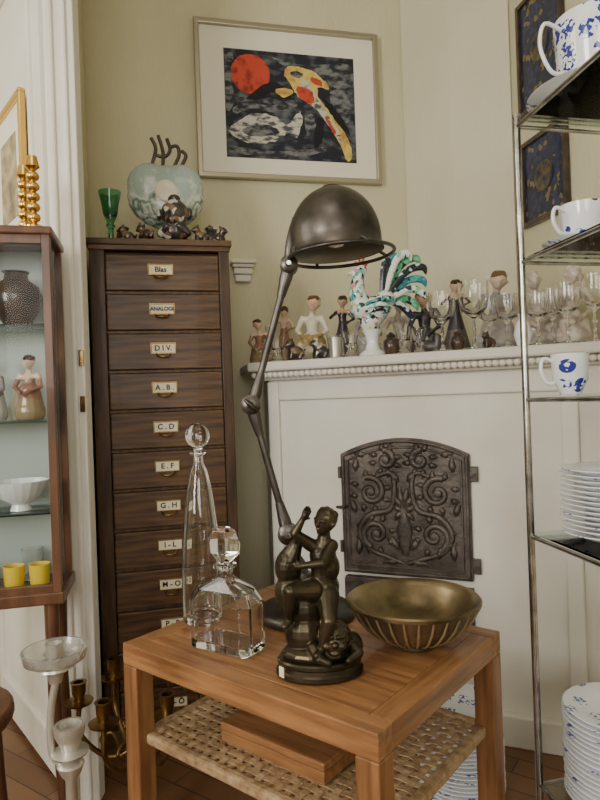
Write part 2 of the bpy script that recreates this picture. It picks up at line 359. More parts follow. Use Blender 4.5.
for s in(-1,1):
    for cx,cz,r,tn,a in((.10,.650,.050,1.25,-1.2),(.115,.795,.052,1.25,1.2),(.06,.905,.034,1.1,1.4)):
        tube('scroll',spiral(s*cx,cz,r,tn,a,s),[.012,.008],M['iron'],g,seg=8,flat=.8)
        lathe('rosette',[(0,0),(.016,.001),(.013,.008),(.005,.010),(0,.010)],M['iron'],g,(s*cx,-.013,cz),12,rot=(math.pi/2,0,0))
        for k in range(8):   # acanthus lobes radiating round each scroll
            an=k*math.pi/4+.3; px=s*cx+math.cos(an)*r*.92; pz=cz+math.sin(an)*r*.92
            if abs(px)<W-.045 and pz<z1+.01: leaf((px,pz),an,.030,.0105,1 if k%2 else -1)
    tube('stem',cat([(s*.008,-.015,.555),(s*.05,-.018,.57),(s*.13,-.015,.60),(s*.158,-.018,.66),(s*.12,-.018,.715),(s*.05,-.015,.735),(s*.03,-.018,.80),(s*.04,-.016,.86),(s*.09,-.018,.85)]),[.007,.011,.008],M['iron'],g,seg=8,flat=.8)
    for (px,pz,an,L) in((.165,.575,1.9,.06),(.17,.72,1.5,.05),(.168,.865,1.9,.05),(.02,.60,1.2,.06),(.02,.56,.2,.06),(.015,.83,1.2,.05),(.13,.92,.5,.04),(.02,.90,1.0,.045)):
        leaf((s*px,pz),an if s>0 else math.pi-an,L,.012,-s)
    for k in range(4):
        a=(k+.6)/4*math.pi*.75; tube('palmette',cat([(0,-.014,.73),(s*.022*math.sin(a),-.020,.74+.04*math.cos(a)),(s*.038*math.sin(a),-.014,.74+.075*math.cos(a))],4),[.004,.011,.004],M['iron'],g,seg=8,flat=.8)
tube('vase_body',[(0,-.014,.58),(0,-.016,.62),(0,-.016,.67),(0,-.016,.71),(0,-.014,.74)],[.010,.020,.028,.016,.022],M['iron'],g,seg=14,flat=.4)
for z in(.60,.86): tube('hinge',[(-W-.004,-.012,z-.02),(-W-.004,-.012,z+.02)],.007,M['iron'],g)
tube('latch_hook',cat([(-W-.005,-.012,.735),(-W-.012,-.03,.74),(-W+.012,-.036,.742),(-W+.02,-.02,.742)],4),.005,M['iron'],g)
for z in(.56,.86): box('latch_plate',(W+.012,-.008,z),(.026,.012,.05),M['iron'],g)
plate2d('lower_frame',[(-W,.28),(W,.28),(W,.488),(-W,.488)],-.014,0,M['iron'],g,bevel=.003)
box('lower_ledge',(-.03,-.02,.492),(2*W-.08,.03,.018),M['iron'],g)
# ------------------------------------------------------------ card filing cabinet
g=group('card_file_cabinet',(-.665,2.0,0),RA)
CW=.452; CD=.43; CT=1.665
box('side_left',(.012,CD/2+.012,CT/2),(.024,CD-.024,CT-.04),M['oakv'],g)
box('side_right',(CW-.012,CD/2+.012,CT/2),(.024,CD-.024,CT-.04),M['oakv'],g)
box('back',(CW/2,CD-.006,CT/2),(CW-.05,.01,CT-.05),M['oakv'],g)
box('inner_core',(CW/2,.22,CT/2),(CW-.05,.36,CT-.06),M['oak'],g)
box('stile_left',(.024,.01,CT/2-.01),(.048,.022,CT-.03),M['oakv'],g,bevel=.003)
box('stile_right',(CW-.017,.01,CT/2-.01),(.034,.022,CT-.03),M['oakv'],g,bevel=.003)
box('crown',(CW/2,CD/2-.01,CT-.009),(CW+.02,CD,.022),M['oak'],g,bevel=.004)
box('crown_step',(CW/2,.008,CT-.028),(CW+.006,.03,.016),M['oak'],g)
box('plinth',(CW/2,.01,.035),(CW,.03,.07),M['oak'],g)
labels=['Blas','ANALOGI','D I V.','A . B .','C . D','E . F','G . H','I - L','M - O','P - R','S - T','U - Ö']
dh=.1295
for i,t in enumerate(labels):
    zc=CT-.045-dh*(i+.5)
    box('drawer_front',(.048+.185,.006,zc),(.366,.022,dh-.012),M['oak'],g,bevel=.004)
    box('drawer_rail',(.233,.012,zc-dh/2),(.37,.02,.011),M['oakv'],g)
    z=zc+.010; cx=.225
    box('label_paper',(cx,-.0065,z),(.074,.002,.032),M['paper'],g,bevel=0)
    for s in(-1,1):
        box('label_frame_h',(cx,-.008,z+s*.017),(.082,.005,.004),M['brass'],g,bevel=.001)
        box('label_frame_v',(cx+s*.0395,-.008,z),(.004,.005,.037),M['brass'],g,bevel=.001)
    tube('pull',cat([(cx-.022,-.008,z-.018),(cx-.016,-.022,z-.026),(cx,-.028,z-.029),(cx+.016,-.022,z-.026),(cx+.022,-.008,z-.018)],4),.0035,M['brass'],g,seg=8,)
    cv=bpy.data.curves.new('label_text','FONT'); cv.body=t; cv.size=.024 if len(t)<7 or ' ' in t else .017; cv.align_x='CENTER'; cv.align_y='CENTER'; cv.offset=.0007
    cv.materials.append(M['ink']); o=bpy.data.objects.new('label_text',cv); link(o,g); o.location=(cx,-.0079,z); o.rotation_euler=(math.pi/2,0,0)
CTZ=CT+.003
def goblet(h,r,cup=.5,st=.0045,rf=None,flare=1.0):
    rf=rf or r*.85; b=h*(1-cup)
    return [(0,0),(rf,0),(rf,.003),(st*2,.008),(st,.02),(st,b*.55),(st*1.7,b*.62),(st,b*.7),(st,b-.006),(r*.45,b+.006),(r*.85,b+h*cup*.22),(r,b+h*cup*.55),(r*flare,h),(r*flare-.002,h),(r-.0025,b+h*cup*.55),(r*.85-.003,b+h*cup*.25),(r*.35,b+.012),(0,b+.009)]
lathe('green_goblet',[(0,0),(.032,0),(.032,.004),(.010,.012),(.009,.05),(.016,.06),(.012,.07),(.024,.10),(.028,.13),(.038,.175),(.035,.175),(.025,.13),(.019,.10),(0,.078)],M['green'],loc=(-.617,2.09,CTZ),seg=24)
m,n,b=nt('painted_landscape_glaze'); v=coords(n,kind='Generated'); s=N(n,'ShaderNodeSeparateXYZ'); n.links.new(v,s.inputs['Vector'])
t=N(n,'ShaderNodeTexNoise'); t.inputs['Scale'].default_value=5; t.inputs['Detail'].default_value=5; n.links.new(v,t.inputs['Vector'])
a=N(n,'ShaderNodeMath',operation='MULTIPLY_ADD'); n.links.new(t.outputs['Fac'],a.inputs[0]); a.inputs[1].default_value=1.0
n.links.new(s.outputs['Z'],a.inputs[2])
a2=N(n,'ShaderNodeMath',operation='MULTIPLY'); n.links.new(a.outputs[0],a2.inputs[0]); a2.inputs[1].default_value=.64
n.links.new(ramp(n,a2.outputs[0],[(.32,c(50,70,54)),(.42,c(190,200,190)),(.48,c(74,98,74)),(.56,c(204,210,202)),(.62,c(84,112,96)),(.70,c(208,212,204)),(.80,c(160,178,170))]),b.inputs['Base Color']); b.inputs['Roughness'].default_value=.2
g=group('painted_apple_shaped_vase',(-.452,2.21,CTZ),RA)
B=Blob(); B.ell((0,0,.19),(.135,.045,.115)); B.ell((-.055,0,.225),(.08,.042,.085)); B.ell((.055,0,.225),(.08,.042,.085)); B.cap((0,0,.0),.05,(0,0,.06),.035)
B.done('body',m,g,voxel=.004)
for pts in([(-.05,0,.29),(-.03,0,.36),(-.045,0,.40)],[(-.03,0,.34),(0,0,.335),(.02,0,.36),(.01,0,.40)],[(-.01,0,.28),(-.005,0,.35),(-.02,0,.41)],[(.02,0,.28),(.05,0,.34),(.045,0,.375),(.02,0,.37)],[(.05,0,.29),(.075,0,.34),(.06,0,.36)]):
    tube('twig_ornament',cat(pts,5),.0065,M['dark'],g,seg=8)
lathe('medallion',[(0,0),(.035,0),(.038,.004),(.03,.008),(.022,.006),(0,.006)],M['cream'],g,(0,-.040,.20),28,rot=(math.pi/2,0,0))
b=Blob(); b.ell((0,0,.04),(.05,.04,.04)); b.ell((0,0,.10),(.048,.042,.05)); b.ell((0,-.02,.075),(.03,.03,.022)); b.ell((0,0,.15),(.022,.02,.018))
for s in(-1,1): b.ell((s*.05,0,.10),(.012,.01,.02)); b.cap((s*.045,-.02,.03),.014,(s*.02,-.035,.05),.01)
b.ell((0,-.042,.092),.009)
b.done('seated_idol_figurine',M['skullmix'],loc=(-.405,2.115,CTZ),voxel=.003)
def small_animal(name,loc,s,mt,rz=0):
    b=Blob(); b.ell((0,0,.30*s),(.34*s,.26*s,.28*s)); b.ell((-.26*s,-.04*s,.62*s),(.2*s,.18*s,.19*s)); b.cap((-.15*s,0,.4*s),.17*s,(-.25*s,0,.6*s),.14*s)
    b.ell((-.44*s,-.06*s,.57*s),(.1*s,.08*s,.07*s))
    for q in(-1,1):
        b.cap((-.22*s,q*.12*s,.3*s),.09*s,(-.26*s,q*.13*s,.05*s),.07*s); b.cap((.18*s,q*.16*s,.25*s),.13*s,(.1*s,q*.2*s,.06*s),.08*s); b.cap((-.22*s,q*.12*s,.75*s),.07*s,(-.2*s,q*.15*s,.88*s),.03*s)
    b.cap((.3*s,0,.2*s),.08*s,(.42*s,.02*s,.45*s),.04*s)
    return b.done(name,mt,loc=loc,rot=(0,0,rz),voxel=s*.035,sm=2)
small_animal('brown_dog_figurine',(-.318,2.125,CTZ),.07,M['brownfig'],.5)
small_animal('brown_cat_figurine',(-.262,2.15,CTZ),.07,M['dark'],2.6)
small_animal('brown_bear_figurine',(-.560,2.09,CTZ),.07,M['brownfig'],.2)
small_animal('owl_figurine',(-.497,2.08,CTZ),.075,M['brownfig'],-.5)
lathe('small_pot',[(0,0),(.02,0),(.028,.02),(.026,.04),(.012,.055),(.015,.06),(.010,.06),(.009,.05),(0,.04)],M['cream'],loc=(-.355,2.22,CTZ))
lathe('bead_topped_jar',[(0,0),(.025,0),(.034,.02),(.034,.05),(.02,.065),(.022,.07),(.024,.08),(.012,.09),(0,.10)],M['skullmix'],loc=(-.30,2.24,CTZ))
lathe('dark_jar',[(0,0),(.022,0),(.03,.03),(.026,.06),(.014,.07),(.018,.08),(0,.09)],M['dark'],loc=(-.60,2.19,CTZ))

# ------------------------------------------------------------ framed art print
g=group('framed_abstract_print',(0,wy(0)-.004,0),RA)
L,R,B,T=-.385,.385,2.055,2.685
for z in(B,T): box('frame_rail',((L+R)/2,-.014,z),(R-L+.022,.026,.022),M['silver'],g,bevel=.004)
for x in(L,R): box('frame_stile',(x,-.014,(B+T)/2),(.022,.026,T-B),M['silver'],g,bevel=.004)
box('mat_board',((L+R)/2,-.006,(B+T)/2),(R-L,.008,T-B),M['mat_board'],g)
aL,aR,aB,aT=-.275,.285,2.135,2.585
art=mat('print_ink_ground',c(28,32,44),.7,c2=c(112,116,120),ns=13,lo=.48,hi=.74,stretch=(1,1,1.8))
box('print_ground',((aL+aR)/2,-.0115,(aB+aT)/2),(aR-aL,.003,aT-aB),art,g,bevel=0)
aw=aR-aL;ah=aT-aB
def A(pts,nm,mt,d,jit=.006):
    pts=[(p.x+random.uniform(-jit,jit),p.y+random.uniform(-jit,jit)) for p in cat([(a[0],a[1],0) for a in pts],5,True)]
    pts=[(min(max(p[0],.004),.996),min(max(p[1],.004),.996)) for p in pts]
    plate2d(nm,[(aL+p[0]*aw,aT-p[1]*ah) for p in pts],-.013-d-.0006,-.013-d,mt,g)
mred=mat('print_red',c(196,72,50),.7,c2=c(128,42,34),ns=30,lo=.5,hi=.72); myel=mat('print_yellow',c(216,194,104),.7,c2=c(176,126,60),ns=26,lo=.45,hi=.7)
mwh=mat('print_white',c(196,194,180),.7,c2=c(72,76,82),ns=26,lo=.48,hi=.62,stretch=(1,1,2.5))
mgr=mat('print_grey',c(118,121,120),.7,c2=c(40,43,52),ns=24,lo=.40,hi=.58,stretch=(1,1,2)); mbk=mat('print_black',c(18,19,26),.7)
A([(.195+.145*math.cos(a*.3142),.225+.185*math.sin(a*.3142)) for a in range(20)],'red_sun',mred,.0005,.003)
A([(0,.02),(.07,.0),(.05,.3),(.07,.5),(0,.55)],'grey_patch',mgr,.0003)
A([(.36,.05),(.62,.10),(.95,.06),(.99,.25),(.85,.30),(.70,.16),(.5,.14)],'grey_sweep',mgr,.0003)
A([(.80,.36),(.93,.3),(.97,.5),(.92,.62)],'grey_wing',mgr,.0003)
A([(.10,.45),(.2,.43),(.4,.45),(.42,.49),(.25,.48),(.1,.51)],'grey_stroke',mgr,.0003)
A([(.60,.60),(.66,.56),(.70,.74),(.66,.84),(.61,.74)],'grey_stroke',mgr,.0003)
A([(.02,.76),(.10,.66),(.22,.585),(.36,.60),(.46,.67),(.52,.60),(.565,.545),(.575,.66),(.53,.79),(.46,.76),(.36,.84),(.2,.87),(.1,.84)],'pale_fish',mwh,.0005)
A([(.12,.76),(.2,.70),(.3,.69),(.40,.74),(.34,.78),(.2,.80)],'fish_shadow',mgr,.0012)
A([(.0,.90),(.3,.93),(.6,.90),(.75,.86),(.76,.90),(.5,.97),(0,.97)],'water_line',mgr,.0005)
A([(.06,.55),(.18,.48),(.32,.51),(.5,.44),(.54,.50),(.36,.56),(.2,.54),(.08,.60)],'hull_stroke',mgr,.0008)
A([(.32,.30),(.42,.30),(.50,.40),(.44,.44),(.36,.38),(.26,.46),(.16,.45)],'dark_wing',mbk,.002)
A([(.45,.20),(.50,.12),(.60,.13),(.70,.17),(.78,.26),(.79,.32),(.71,.30),(.72,.42),(.80,.52),(.88,.66),(.94,.80),(.965,.95),(.92,.985),(.87,.84),(.80,.68),(.70,.52),(.62,.45),(.55,.40),(.50,.30)],'yellow_bird',myel,.0016)
A([(.52,.37),(.44,.42),(.38,.36),(.46,.33)],'yellow_wing_tip',myel,.0024)
A([(.58,.26),(.63,.26),(.68,.36),(.77,.54),(.86,.70),(.90,.84),(.83,.72),(.72,.56),(.63,.42)],'bird_mark',mwh,.0024)
A([(.74,.40),(.80,.44),(.90,.60),(.95,.74),(.88,.66),(.80,.54)],'dark_feather',mbk,.0030)
A([(.50,.19),(.55,.165),(.60,.20),(.55,.23)],'bird_eye',mgr,.0028)
A([(.54,.33),(.60,.31),(.67,.37),(.66,.46),(.58,.43)],'red_stroke',mred,.0034)
A([(.66,.21),(.73,.24),(.74,.29),(.67,.27)],'red_beak',mred,.0034)
A([(.76,.58),(.79,.60),(.84,.72),(.81,.72)],'red_line',mred,.0034)
A([(.70,.60),(.75,.62),(.73,.80),(.68,.88),(.66,.78)],'dark_stroke',mbk,.002)
mb=voromat('blue_gold_print',[(0,c(26,34,64)),(.55,c(36,48,92)),(.72,c(20,26,50)),(.9,c(120,104,62))],60,.6)
for i,(z0p,z1p) in enumerate(((1.77,2.08),(2.20,2.62))):
    yy=2.31; g=group('blue_framed_print',(wx(yy)-.006,yy,(z0p+z1p)/2),RA-math.pi/2)
    h=z1p-z0p; w=.26
    box('print',(0,-.004,0),(w,.006,h),mb,g,bevel=0)
    for s in(-1,1):
        box('frame_stile',(s*w/2,-.008,0),(.018,.018,h+.018),M['dark'],g); box('frame_rail',(0,-.008,s*h/2),(w,.018,.018),M['dark'],g)
    lathe('medallion',[(0,0),(.055,0),(.055,.002),(.045,.003),(.04,.001),(0,.001)],mat('dull_gold',c(120,106,66),.5,.3,c2=c(40,48,80),ns=30),g,(0,-.008,0),24,rot=(math.pi/2,0,0))

# ------------------------------------------------------------ side table
TA=math.radians(-38.5); TZ=.62
g=group('teak_side_table',(.005,1.311,0),TA)
hx,hy=.315,.246; lw=.044
for sx in(-1,1):
    for sy in(-1,1): box('leg',(sx*(hx-lw/2),sy*(hy-lw/2),(TZ-.046)/2),(lw,lw,TZ-.046),M['teakv'],g,bevel=.003)
for s in(-1,1):
    box('top_edge_long',(0,s*(hy-lw/2),TZ-.0235),(2*hx-.0,lw,.045),M['teak'],g,bevel=.003)
    box('top_edge_short',(s*(hx-lw/2),0,TZ-.0238),(lw,2*hy-2*lw+.001,.045),M['teak2'],g,bevel=.003)
box('top_panel',(0,0,TZ-.013),(2*hx-2*lw+.001,2*hy-2*lw+.001,.024),M['teak'],g,bevel=.0012)
SZ=.425
for s in(-1,1):
    box('shelf_rail_long',(0,s*(hy-.03),SZ-.006),(2*hx-2*lw+.002,.022,.022),M['cane'],g,bevel=.006)
    box('shelf_rail_short',(s*(hx-.03),0,SZ-.006),(.022,2*hy-2*lw+.002,.022),M['cane'],g,bevel=.006)
def weave():
    vs=[];fs=[]
    p=.0235; wx_=.0070
    nx=int((2*hx-.06)/p); ny=int((2*hy-.06)/p)
    def strip(pts,side):
        o=len(vs)
        for q in pts:
            for s,dz in((-1,0),(1,0),(1,.002),(-1,.002)): vs.append((q[0]+side[0]*s*wx_,q[1]+side[1]*s*wx_,q[2]+dz))
        for i in range(len(pts)-1):
            a=o+4*i
            for j in range(4): fs.append((a+j,a+(j+1)%4,a+4+(j+1)%4,a+4+j))
        fs.append((o,o+1,o+2,o+3)); e=o+4*(len(pts)-1); fs.append((e,e+1,e+2,e+3))
    for i in range(nx+1):
        x=-nx*p/2+i*p
        strip([(x,-ny*p/2+j*p/2,SZ+.0016*math.cos(math.pi*j/2+math.pi*i)) for j in range(2*ny+1)],(1,0))
    for j in range(ny+1):
        y=-ny*p/2+j*p
        strip([(-nx*p/2+i*p/2,y,SZ-.0016*math.cos(math.pi*i/2+math.pi*j)) for i in range(2*nx+1)],(0,1))
    meshobj('woven_cane',vs,fs,M['cane'],g)
weave()
g=group('flat_wooden_box',(-.042,1.235,SZ+.006),TA)
box('lower_case',(0,0,.012),(.26,.13,.023),M['teak'],g); box('lid',(0,0,.032),(.262,.132,.016),M['teak'],g,bevel=.003)
# ------------------------------------------------------------ lamp
g=group('articulated_desk_lamp',(-.004,1.44,TZ+.001))
lathe('base',[(0,0),(.112,0),(.114,.006),(.112,.016),(.10,.024),(.06,.030),(.03,.040),(.022,.06),(.016,.10),(.0,.10)],M['steel'],g,seg=56)
J0=Vector((-.0345,0,.19)); J1=Vector((-.109,0,.492)); J2=Vector((-.0105,0,.812))
tube('post',[(0,0,.09),(-.008,0,.12),J0-Vector((.004,0,.03))],[.013,.012,.014],M['steel'],g,seg=16)
def knuckle(p,r=.021):
    lathe('joint_disc',[(0,-.022),(r*.6,-.022),(r,-.016),(r,-.004),(r*.8,0),(r,.004),(r,.016),(r*.6,.022),(0,.022)],M['steel'],g,p,28,rot=(math.pi/2,0,0))
    lathe('joint_screw',[(0,0),(.008,0),(.008,.008),(.005,.012),(0,.012)],M['chrome'],g,p+Vector((0,-.021,0)),12,rot=(math.pi/2,0,0))
def arm(a,b2,y):
    d=(b2-a).normalized(); o=Vector((0,y,0))
    tube('arm',[a+d*.02+o,a+d*.045+o,b2-d*.045+o,b2-d*.02+o],.0084,M['steel'],g,seg=16)
    for p,q in((a,1),(b2,-1)): tube('arm_socket',[p+o+q*d*.012,p+o+q*d*.03,p+o+q*d*.055,p+o+q*d*.075],[.015,.015,.012,.0098],M['steel'],g,seg=16)
knuckle(J0,.024); arm(J0,J1,0); knuckle(J1,.023); arm(J1+Vector((0.003,0,0)),J2,0); knuckle(J2,.021)
tube('wing_nut',[J1+Vector((-.012,-.03,.012)),J1+Vector((0,-.034,0)),J1+Vector((.012,-.03,-.012))],[.004,.006,.004],M['steel'],g)
sh=Matrix.Translation((.100,0,.850))@Matrix.Rotation(math.radians(-3),4,'Y')
def sp(p): return sh@Vector(p)
R0=.107
prof=[(R0+.004,-.012),(R0,-.006),(R0,.018)]+[(R0*math.cos(a),.018+.122*math.sin(a)) for a in [i*math.pi/2/12 for i in range(1,12)]]+[(0,.14)]
inner=[(0,.137)]+[((R0-.003)*math.cos(a),.018+.119*math.sin(a)) for a in [i*math.pi/2/12 for i in range(11,0,-1)]]+[(R0-.003,.018),(R0-.003,-.006),(R0+.001,-.012)]
lathe('shade',prof,M['steel'],g,sh.translation,56,rot=(0,math.radians(-3),0))
lathe('shade_lining',inner,M['steel_in'],g,sh.translation,56,rot=(0,math.radians(-3),0))
lathe('shade_cap',[(.03,.128),(.022,.141),(.008,.145),(0,.145)],M['steel'],g,sh.translation,32,rot=(0,math.radians(-3),0))
rr=R0+.016
tube('rim_guard_ring',[sp((.010+rr*math.cos(a),rr*math.sin(a),-.019)) for a in [i*2*math.pi/56 for i in range(56)]],.0045,M['steel'],g,closed=True,seg=8)
for a in(.4,2.0,3.6,5.2): tube('rim_clip',[sp((R0*math.cos(a),R0*math.sin(a),-.002)),sp((.01+rr*math.cos(a),rr*math.sin(a),-.019))],.004,M['steel'],g)
tube('shade_bracket',cat([J2,J2+Vector((.0,-.012,.02)),sp((-R0+.005,-.012,.03)),sp((-R0*.8,0,.075))],4),.010,M['steel'],g,seg=12)
lathe('socket',[(0,.07),(.022,.07),(.024,.10),(.018,.13),(0,.13)],M['steel'],g,sh.translation,20)
lathe('bulb',[(0,.0),(.016,.003),(.028,.018),(.03,.032),(.024,.05),(.014,.068),(0,.07)],mat('bulb_glass',c(240,236,222),.15),g,sh.translation,24)
tube('cable',cat([(0.06,.095,.012),(.05,.13,.006),(.0,.16,.004),(-.02,.18,.004)],5),.003,M['dark'],g)

# ------------------------------------------------------------ decanters
g=group('ball_stopper_decanter',(-.240,1.432,TZ+.001))
lathe('bottle',[(0,0),(.044,0),(.047,.006),(.0475,.06),(.046,.12),(.042,.18),(.037,.235),(.029,.30),(.020,.345),(.012,.362),(.0115,.378),(.019,.384),(.019,.387),(.0095,.387),(.0085,.362),(.0165,.342),(.0255,.298),(.033,.235),(.038,.18),(.042,.12),(.0435,.06),(.041,.016),(0,.012)],M['glass'],g,seg=48)
lathe('ball_stopper',[(0,.365),(.007,.365),(.009,.388),(.013,.390),(.010,.396),(.020,.403),(.0275,.418),(.028,.430),(.022,.445),(.011,.454),(0,.456)],M['glass'],g,seg=32)
g=group('square_decanter',(-.166,1.270,TZ+.001),TA+.12)
k=1.08
rg=[oct_ring(.150,.072,.012,0),oct_ring(.158,.080,.018,.004),oct_ring(.158,.080,.018,.090*k),oct_ring(.132,.066,.020,.112*k),oct_ring(.050,.038,.010,.128*k),oct_ring(.031,.031,.008,.134*k),oct_ring(.031,.031,.008,.148*k),oct_ring(.046,.046,.012,.152*k),oct_ring(.046,.046,.012,.158*k),
    oct_ring(.022,.022,.006,.158*k),oct_ring(.020,.020,.006,.134*k),oct_ring(.036,.026,.008,.122*k),oct_ring(.118,.052,.014,.106*k),oct_ring(.144,.066,.014,.087*k),oct_ring(.142,.064,.014,.016)]
loft('bottle',rg,M['glass'],g,bevel=.0012)
loft('faceted_stopper',[oct_ring(.018,.018,.005,.146*k),oct_ring(.020,.020,.005,.160*k),oct_ring(.032,.024,.006,.164*k),oct_ring(.078,.040,.020,.180*k),oct_ring(.084,.044,.022,.198*k),oct_ring(.064,.032,.016,.220*k),oct_ring(.034,.018,.008,.226*k)],M['glass'],g,bevel=.0012)
# ------------------------------------------------------------ bowl
g=group('fluted_bronze_bowl',(.214,1.25,TZ+.001))
lathe('outside',[(0,0),(.044,0),(.046,.004),(.040,.010),(.060,.016),(.090,.034),(.112,.058),(.125,.084),(.130,.090)],M['bowl_out'],g,seg=150,flute=.02,nf=30)
lathe('inside',[(.1335,.086),(.1345,.092),(.131,.095),(.124,.092),(.117,.080),(.102,.054),(.078,.034),(.048,.024),(0,.020)],M['bowl_in'],g,seg=64)
for k in range(30):
    a=k*2*math.pi/30
    tube('rib',[((r+.0022)*math.cos(a),(r+.0022)*math.sin(a),z) for r,z in((.052,.0125),(.072,.021),(.092,.0345),(.113,.058),(.128,.085))],[.0016,.002,.0024,.0026,.002],M['bowl_rib'],g,seg=6)
# ------------------------------------------------------------ bronze group
g=group('bronze_child_sculpture',(.019,1.137,TZ+.001))
u=.00183
bb=[(math.cos(i*2*math.pi/48)*.080,math.sin(i*2*math.pi/48)*.056) for i in range(48)]
def oval(z,k): return [(p[0]*k,p[1]*k,z) for p in bb]
loft('oval_plinth',[oval(0,.97),oval(.003,1),oval(.010,1),oval(.013,.95),oval(.020,.93),oval(.023,.96),oval(.028,.96),oval(.031,.92)],M['bronze'],g)
B=Blob(); q=lambda x,y,z:(x*u,y*u,z*u)
# rounded rock rising in swelling masses on the left
B.ell(q(-2,0,21),(36*u,25*u,11*u)); B.ell(q(-14,4,38),(20*u,20*u,24*u)); B.ell(q(-14,6,62),(21*u,18*u,20*u)); B.ell(q(6,8,40),(16*u,15*u,20*u))
B.ell(q(-26,5,80),(17*u,16*u,19*u)); B.ell(q(-28,5,104),(14*u,14*u,19*u)); B.cap(q(-27,4,112),12*u,q(-20,2,126),7*u)
# stocky child climbing it: one knee on the rock, one arm thrown over its top
B.ell(q(6,4,84),(17*u,17*u,17*u)); B.ell(q(9,2,104),(15*u,14*u,18*u))
B.person(dict(pelvis=q(6,2,84),chest=q(7,-1,117),neck=q(9,-3,137),head=q(10,-5,151),
  lsh=q(16,-6,127),lel=q(6,-22,114),lha=q(-12,-20,112),rsh=q(-6,-4,129),rel=q(-20,-9,141),rha=q(-13,-10,153),
  lhip=q(10,-4,78),lkn=q(10,-22,58),lan=q(2,-20,30),lft=q(-5,-7,-3),rhip=q(-4,-6,84),rkn=q(-26,-22,88),ran=q(-28,-16,58),rft=q(-5,-6,-4)),27*u,look=(-.65,-.75,.05),fat=1.2)
# mask-faced creature lying at the foot
B.ell(q(16,-12,38),(15*u,13*u,13.5*u)); B.ell(q(15,-20,32),(10*u,8*u,8*u)); B.ell(q(15,-27,36),3.2*u); B.ell(q(15,-26,28),(5*u,3*u,2*u))
for s in(-1,1):
    B.ell(q(15+s*7,-24,34),(5*u,3.5*u,4*u)); B.ell(q(16+s*14,-10,38),(3*u,3*u,5*u)); B.cap(q(15+s*9,-22,43),2*u,q(15+s*3,-24.5,43),1.8*u)
for k in range(9): a=k*math.pi/8; B.ell(q(16+12.5*math.cos(a),-9,39+11.5*math.sin(a)),4.2*u)
B.chain([(q(22,-4,30),12*u),(q(32,0,27),12*u),(q(36,6,23),9*u)]); B.chain([(q(30,-8,30),6*u),(q(38,-18,25),5*u),(q(28,-24,20),4*u)])
B.chain([(q(-6,-16,30),6*u),(q(0,-26,23),5*u),(q(8,-28,20),4*u)])
B.done('figures',M['bronze'],g,voxel=.0014,sm=1)
box('price_tag',(-.068,-.0465,.022),(.012,.0015,.018),M['paper'],g,rz=-.85,bevel=0)

# ------------------------------------------------------------ mantel objects
MZ=1.264
def mp(s,back=0):
    y=(2.235+back)/(1+.4325*s); return (s*y,y,MZ)
g=group('ceramic_rooster',mp(.120,.03),.15)
e=.00345
r=lambda x,z,y=0:((x-375)*e*1.0,y,(352-z)*e)
lathe('pedestal',[(0,0),(.046,0),(.048,.006),(.040,.014),(.026,.022),(.020,.045),(.024,.07),(.036,.09),(0,.10)],M['china'],g,seg=28)
Bb=Blob()
Bb.chain([(r(373,318),.036),(r(378,306),.050),(r(390,296),.036)]); Bb.ell(r(372,306),(.050,.040,.046))
Bb.chain([(r(366,304),.042),(r(361,290),.031),(r(362,274),.021),(r(366,266),.020)])
Bb.cap(r(362,266),.012,r(351,270),.003)
for s in(-1,1): Bb.cap(r(374,318,s*.015),.014,r(375,328,s*.016),.009)
Bb.done('body',M['rooster'],g,voxel=.0028,sm=2)
for s in(-1,1):
    for j,mm in enumerate(('f_teal','f_white','f_navy')): tube('wing_feather',cat([r(366,302+j*4,s*.040),r(380,298+j*4,s*.054),r(396-j*3,300+j*5,s*.045)],4),[.006,.010,.002],M[mm],g,flat=.5)
ft=['f_navy','f_teal','f_white','f_green']
for i,(mx_,mz_,tx,tz) in enumerate(((388,272,392,256),(394,264,403,251),(401,258,414,249),(407,262,424,253),(411,269,429,263),(413,277,430,275),(412,286,427,288),(408,294,421,299),(402,300,413,309))):
    yo=(i%2-.5)*.016
    tube('tail_feather',cat([r(386,300,yo),r(mx_,mz_,yo),r(tx,tz,yo),r(tx+4,tz+8,yo)],6),[.008,.012,.014,.013,.001],M[ft[i%4]],g,flat=.45,seg=10)
for k,(x,z) in enumerate(((360,257),(364,252),(369,253),(373,258))): tube('comb',[r(366,266),r(x,z)],[.008,.003],M['red'],g,flat=.5)
tube('wattle',[r(360,272),r(359,281)],[.005,.007],M['red'],g,flat=.6)
for s in(-1,1): lathe('eye',[(0,0),(.004,0),(0,.004)],M['ink'],g,r(364,265,-.019 if s<0 else .019),10,rot=(math.pi/2*(-s),0,0))
def put(name,prof,s,back=0,mt=None,seg=28): return lathe(name,prof,mt or M['glass'],loc=mp(s,back),seg=seg)
for s,h,rr_,bk in((.2335,.19,.043,-.005),(.285,.215,.048,-.005),(.338,.165,.034,.0),(.388,.165,.036,.0),(.436,.18,.038,-.005),(.480,.20,.040,0),(.310,.17,.030,.085),(.412,.18,.030,.085)):
    put('cut_wine_glass',goblet(h,rr_,.52),s,bk)
for s,bk in((.17,.0),(.195,.09),(.085,.0),(.058,.075),(-.033,.0)):
    put('small_tumbler',[(0,0),(.026,0),(.024,.006),(.012,.02),(.010,.03),(.022,.045),(.027,.09),(.0255,.09),(.020,.047),(0,.038)],s,bk)
put('glass_carafe',[(0,0),(.045,0),(.046,.05),(.04,.08),(.016,.11),(.018,.15),(.016,.15),(.013,.11),(.036,.08),(.042,.05),(.04,.008),(0,.006)],-.045,.14)
put('small_dark_jar',[(0,0),(.02,0),(.028,.02),(.026,.045),(.014,.055),(.016,.062),(.008,.07),(0,.075)],.150,-.01,M['dark'])
put('small_dark_jar',[(0,0),(.018,0),(.024,.02),(.022,.04),(.012,.05),(.014,.056),(0,.062)],.258,.0,M['dark'])
